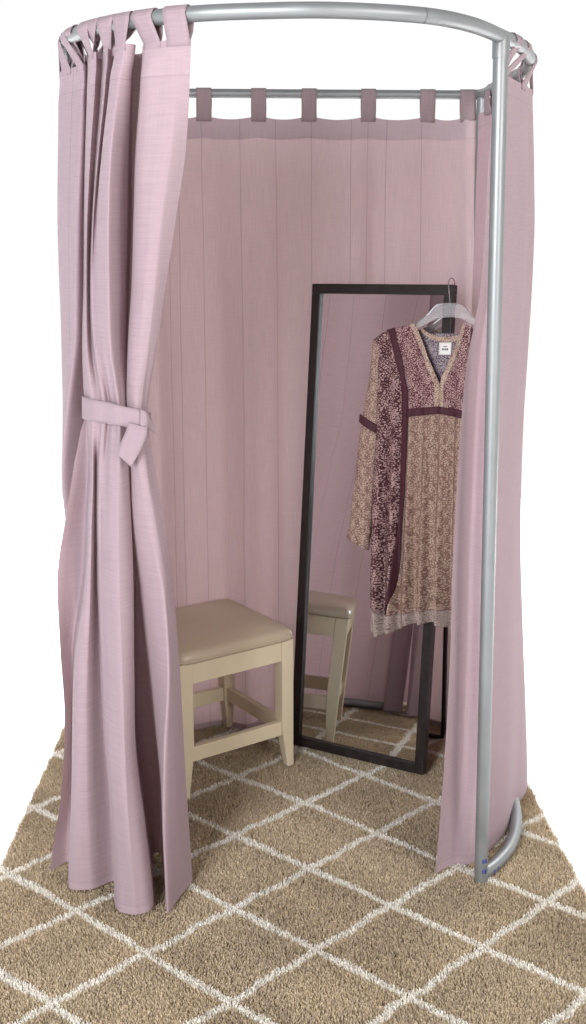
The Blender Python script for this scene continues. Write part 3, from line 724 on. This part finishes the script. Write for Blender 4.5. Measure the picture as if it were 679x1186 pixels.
# hook wire
topc = topfront + DN * .012 + Vector((0, 0, .004))
hx = dp(521, 352)
hook = [hx, dpo(520.6, 342, -.004), dpo(519.8, 332, -.006), dpo(519.6, 327.5, -.012), dpo(520.6, 324, -.024), dpo(522.6, 322.2, -.040), dpo(525, 323, -.058), dpo(526.6, 326.5, -.074), dpo(526.8, 331, -.080), dpo(526.5, 336, -.080)]
A = np.array([tuple(v) for v in hook])
tube('hook', [Vector(spline(A, s)) for s in np.linspace(0, len(A) - 1, 40)], .0016, M['chrome'], hanger, hb, nseg=10)
def hanger_body():
    # arms: flat bar with arched section
    up = [(473, 384), (478, 378.5), (487, 371), (496, 364), (503, 356), (509, 352), (521, 351), (533, 352), (539, 356), (545, 363), (553, 371), (561, 379), (566, 385)]
    dn = [(474, 389), (480, 384), (489, 378), (499, 372.5), (507, 369), (513, 368), (521, 367.5), (529, 368), (535, 369), (542, 372.5), (551, 378), (559, 384), (565, 389)]
    A0 = np.array(up, float); A1 = np.array(dn, float); n = 60; V = []; Fc = []
    for s in np.linspace(0, len(up) - 1, n):
        a = spline(A0, s); b = spline(A1, s)
        for (f, off) in ((0, .006), (.15, .009), (.5, .0095), (.85, .009), (1, .006), (1, -.006), (.85, -.009), (.5, -.0095), (.15, -.009), (0, -.006)):
            p = a * (1 - f) + b * f; V.append(dp(p[0], p[1], off))
    k = 10
    for i in range(n - 1):
        for j in range(k): Fc.append((i * k + j, i * k + (j + 1) % k, (i + 1) * k + (j + 1) % k, (i + 1) * k + j))
    Fc.append(tuple(range(k))[::-1]); Fc.append(tuple((n - 1) * k + j for j in range(k)))
    new_obj('arms', V, Fc, M['plastic'], hanger, hb)
hanger_body()

dress = empty('dress', dp(513, 735))
db = dress.location.copy()
tag(dress, 'patterned maroon and tan long sleeved dress hanging on the clear hanger', 'dress')
DCX = 513.0
def mir_px(p):                            # unseen half, drawn in behind the side curtain
    return (DCX + (DCX - p[0]) * (.98 if DCX - p[0] < 26 else .42 + .56 * 26 / max(26, DCX - p[0])), p[1])
def bulge(px, py):                        # the body stands off the hanging plane, folds deepen towards the hem
    f = (px - DCX) / 85.0
    t = min(1, max(0, (py - 375) / 350))
    b = .030 * max(0, 1 - f * f) ** .5 + .006
    fold = (.0018 + .017 * t * t + .006 * t) * math.sin(px * .33 + .9 * math.sin(py * .011) + 1.0)
    fold += (.0008 + .004 * t) * math.sin(px * .71 + py * .013)
    fold += .0016 * noise.noise(Vector((px * .09, py * .05, 2)))
    return b * (.55 + .45 * t) + fold
def resample(P, n):
    P = np.array(P, float); d = np.r_[0, np.cumsum(np.hypot(*np.diff(P, axis=0).T))]
    s = np.interp(np.linspace(0, d[-1], n), d, np.arange(len(P)))
    return [softspline(P, v, .7) for v in s]
def patch(name, left, right, mat, off=0.0, nu=24, nv=60, depth=bulge, parent=None, label=None, thick=.0012, cup=0.0, nb=None):
    Lp, Rp = resample(left, nv), resample(right, nv); V = []; uv = []
    for a in range(nv):
        for b in range(nu):
            f = b / (nu - 1); p = Lp[a] * (1 - f) + Rp[a] * f
            o = depth(p[0], p[1]) + off + cup * math.sin(math.pi * f)
            V.append(dp(p[0], p[1], o)); uv.append((p[0] * .00245, (1186 - p[1]) * .00245))
    fc = [(a * nu + b, a * nu + b + 1, (a + 1) * nu + b + 1, (a + 1) * nu + b) for a in range(nv - 1) for b in range(nu - 1)]
    o = new_obj(name, V, fc, mat, parent or dress, db, True, uv); solid(o, thick)
    if label: o['label'] = label
    return o
body_l = [(434, 394), (440, 403), (441, 420), (440, 460), (439, 510), (436, 550), (433.5, 590), (430, 640), (427.5, 697)]
trim_l = [(452, 382.5), (457, 398), (462, 417), (466, 432), (469, 450), (469.5, 485), (468, 527), (466.5, 565), (464.5, 605), (461, 645), (457, 685), (449, 711)]
trim_r = [(461, 379.5), (464.5, 395), (469, 415), (473, 436), (477, 462), (477, 490), (475, 527), (473, 565), (470, 605), (466, 645), (461, 685), (452, 711)]
side_r = [(453, 381), *trim_l[1:]]
skirt_l = [(476, 476), (476.5, 490), (474.5, 527), (472.5, 565), (469.5, 605), (465.5, 645), (460.5, 685), (454, 711)]
skirt_c = [(513, 474), (513, 490), (513, 527), (513, 565), (513, 605), (513, 645), (513, 685), (513, 704)]
yoke_l = [(459.5, 380.5), (464, 395), (468.5, 415), (472.5, 436), (476, 456), (476.5, 476)]
neck_o = [(478, 375.5), (483.5, 388), (490, 403), (497, 421), (504, 438), (507, 447), (507, 475)]
neck_i = [(483.5, 375), (489, 386), (496, 403), (503, 421), (509.5, 437), (513, 447), (513, 475)]
mp = lambda L: [mir_px(p) for p in L]
patch('side_panel', body_l, side_r, M['print_dark'], 0, 26, 90)
patch('side_panel', mp(side_r), mp(body_l), M['print_dark'], 0, 26, 60)
patch('skirt', skirt_l, skirt_c, M['print_tan'], -.002, 44, 90)
patch('skirt', skirt_c, mp(skirt_l), M['print_tan'], -.002, 44, 90)
patch('yoke', yoke_l, neck_o, M['print_yoke'], .0, 24, 50)
patch('yoke', mp(neck_o), mp(yoke_l), M['print_yoke'], .0, 24, 50)
patch('neck_border', neck_o, neck_i, M['print_pale'], .002, 8, 50)
patch('neck_border', mp(neck_i), mp(neck_o), M['print_pale'], .002, 8, 50)
patch('trim_band', trim_l, trim_r, M['trim'], .0035, 8, 90)
patch('trim_band', mp(trim_r), mp(trim_l), M['trim'], .0035, 8, 60)
patch('trim_band', [(475.5, 473.5), (475.5, 483)], [(513, 470.5), (513, 479)], M['trim'], .0055, 24, 6)
patch('trim_band', [(513, 470.5), (513, 479)], [(551, 477), (551, 487)], M['trim'], .0055, 24, 6)
# back of the dress, seen inside the neckline
flat = lambda px, py: -.012 + .004 * math.sin(px * .2) * min(1, max(0, (py - 380) / 300))
patch('back_panel', body_l, mp(body_l), M['print_back'], 0, 40, 60, depth=flat) if False else None
bkl = [(455, 386), (455, 400), (448, 440), (444, 510), (438, 590), (434, 640), (434, 690), (440, 715)]
patch('back_panel', bkl, mp(bkl), M['print_back'], 0, 40, 60, depth=flat)
patch('back_panel', [(483, 377), (483, 384), (476, 392)], [(544, 378), (544, 386), (550, 392)], M['print_back'], 0, 20, 8, depth=lambda px, py: -.011 - .010 * 0) if False else None
ncl = [(486, 379), (496, 386), (507, 389.5), (520, 390), (532, 387), (541, 380)]
ncr = [(486, 384), (496, 391.5), (507, 395.5), (520, 396), (532, 393), (541, 386)]
patch('back_neck_border', ncl, ncr, M['print_pale'], 0, 5, 30, depth=lambda a, b: -.009)
# label inside the neck
lb = patch('neck_label', [(508, 396.5), (507.3, 411)], [(522.5, 396.5), (521.5, 411)], M['label'], 0, 6, 6, depth=lambda a, b: -.0055)
def ink(x0, x1, y0, y1): patch('lettering', [(x0, y0), (x0, y1)], [(x1, y0), (x1, y1)], M['ink'], 0, 2, 2, depth=lambda a, b: -.0044, parent=dress, thick=.0003)
for (x0, x1, y0, y1) in ((512.6, 513.7, 400.9, 401.9), (514.1, 515.2, 400.5, 401.9), (515.6, 517.2, 400.9, 401.9), (511.2, 512.5, 403.4, 405.6), (513.0, 514.2, 403.4, 405.6), (514.8, 516.1, 403.4, 405.6), (516.6, 518.4, 403.4, 405.6)):
    ink(x0, x1, y0, y1)
# uneven frilled hem
hem_t = [(427.5, 695), (434, 703), (441, 709), (449, 710.5), (456, 709.5), (466, 707), (480, 704.5), (497, 703), (513, 703), (525, 706), (540, 708), (556, 706)]
hem_b = [(430, 718), (436, 735), (447, 735), (457, 731), (466, 728), (473, 723), (482, 721), (496, 720), (507, 719.5), (517, 724), (532, 727), (552, 722)]
patch('frill', hem_t, hem_b, M['lace'], -.004, 8, 70, depth=lambda px, py: bulge(px, min(py, 712)) + .006 * math.sin(px * .5) * max(0, (py - 706) / 20))
# sleeves: soft flattened tubes
def sleeve(outer, inner, front):
    nv, na = 60, 20; Lp, Rp = resample(outer, nv), resample(inner, nv); V = []; uv = []; Fc = []
    for a in range(nv):
        for b in range(na):
            an = 2 * math.pi * b / na; f = .5 - .5 * math.cos(an)
            p = Lp[a] * (1 - f) + Rp[a] * f
            w = abs(Rp[a][0] - Lp[a][0]) * .00245
            o = math.sin(an) * w * .33 + front + .003 * math.sin(p[0] * .9 + a * .05) * (a / nv)
            V.append(dp(p[0], p[1], o)); uv.append((p[0] * .00245, (1186 - p[1]) * .00245))
    for a in range(nv - 1):
        for b in range(na): Fc.append((a * na + b, a * na + (b + 1) % na, (a + 1) * na + (b + 1) % na, (a + 1) * na + b))
    o = new_obj('sleeve', V, Fc, M['print_tan'], dress, db, True, uv); solid(o, .0012)
    return o
so = [(433.5, 393), (432, 410), (430, 432), (426, 460), (421.5, 482), (418.5, 505), (416, 527), (412, 562), (408, 595), (404, 621)]
si = [(442, 399), (443, 420), (442, 440), (441, 470), (439.5, 497), (438, 520), (436, 550), (433, 585), (430, 615), (427.5, 637)]
sl = sleeve(so, si, .006)
patch('sleeve_band', [(420.3, 479), (419.3, 488.5)], [(440, 491.5), (439, 502)], M['trim'], 0, 12, 5, depth=lambda px, py: .019 + .006 * math.sin(math.pi * min(1, max(0, (px - 420) / 19))), parent=sl)
sl2 = sleeve(mp(si), mp(so), -.004)
patch('sleeve_band', mp([(440, 491.5), (439, 502)]), mp([(420.3, 479), (419.3, 488.5)]), M['trim'], 0, 12, 5, depth=lambda px, py: .008, parent=sl2)

# ------------------------------------------------------------------ camera, light, world
cam = bpy.data.cameras.new('Camera'); co = bpy.data.objects.new('Camera', cam); COL.objects.link(co)
cam.sensor_fit = 'VERTICAL'; cam.sensor_height = 36; cam.lens = F / 1186 * 36
cam.clip_start = .05; cam.clip_end = 300
co.location = CAM; co.rotation_euler = (math.pi / 2 - PITCH, 0, 0)
S.camera = co
w = bpy.data.worlds.new('World'); S.world = w; w.use_nodes = True
nt = w.node_tree; bg = nt.nodes['Background']; bg.inputs[1].default_value = 1.0
# white world ahead, dimmed overhead and behind the camera to deepen the shading
def wn(t): return nt.nodes.new(t)
tcw, sx, rz, ry, mu_ = wn('ShaderNodeTexCoord'), wn('ShaderNodeSeparateXYZ'), wn('ShaderNodeMapRange'), wn('ShaderNodeMapRange'), wn('ShaderNodeMath')
nt.links.new(tcw.outputs['Generated'], sx.inputs[0])
for nd, out, a, b, lo_, hi_ in ((rz, 2, .30, .75, 1.02, .56), (ry, 1, -.35, .15, .42, 1.0)):
    nt.links.new(sx.outputs[out], nd.inputs[0]); nd.interpolation_type = 'SMOOTHSTEP'
    for k, v in zip((1, 2, 3, 4), (a, b, lo_, hi_)): nd.inputs[k].default_value = v
mu_.operation = 'MULTIPLY'; nt.links.new(rz.outputs[0], mu_.inputs[0]); nt.links.new(ry.outputs[0], mu_.inputs[1])
nt.links.new(mu_.outputs[0], bg.inputs[0])
def area(name, loc, aim, size, power, col=(1, 1, 1), sy=None):
    l = bpy.data.lights.new(name, 'AREA'); l.energy = power; l.color = col; l.size = size
    if sy: l.shape = 'RECTANGLE'; l.size_y = sy
    o = bpy.data.objects.new(name, l); COL.objects.link(o); o.location = loc
    o.rotation_euler = (Vector(aim) - Vector(loc)).to_track_quat('-Z', 'Y').to_euler(); return o
area('key_softbox', (-1.6, -1.1, 1.95), (0, 2.8, .8), 1.3, 215, (.94, .965, 1.0), 1.8)
for sx_ in (-1, 1):
    area('added_floor_light', (sx_ * 4.0, 6.2, 4.2), (sx_ * 3.2, 5.6, 0), 2.5, 330, (1, 1, 1)).data.spread = math.radians(75)  # unseen lamps added to bring the floor behind up to white
area('fill_softbox', (2.2, -.4, 1.9), (.2, 2.8, .8), 1.2, 82, (1, .96, .92), 1.6)
S.view_settings.view_transform = 'Standard'; S.view_settings.look = 'None'
S.view_settings.exposure = 0; S.view_settings.gamma = 1
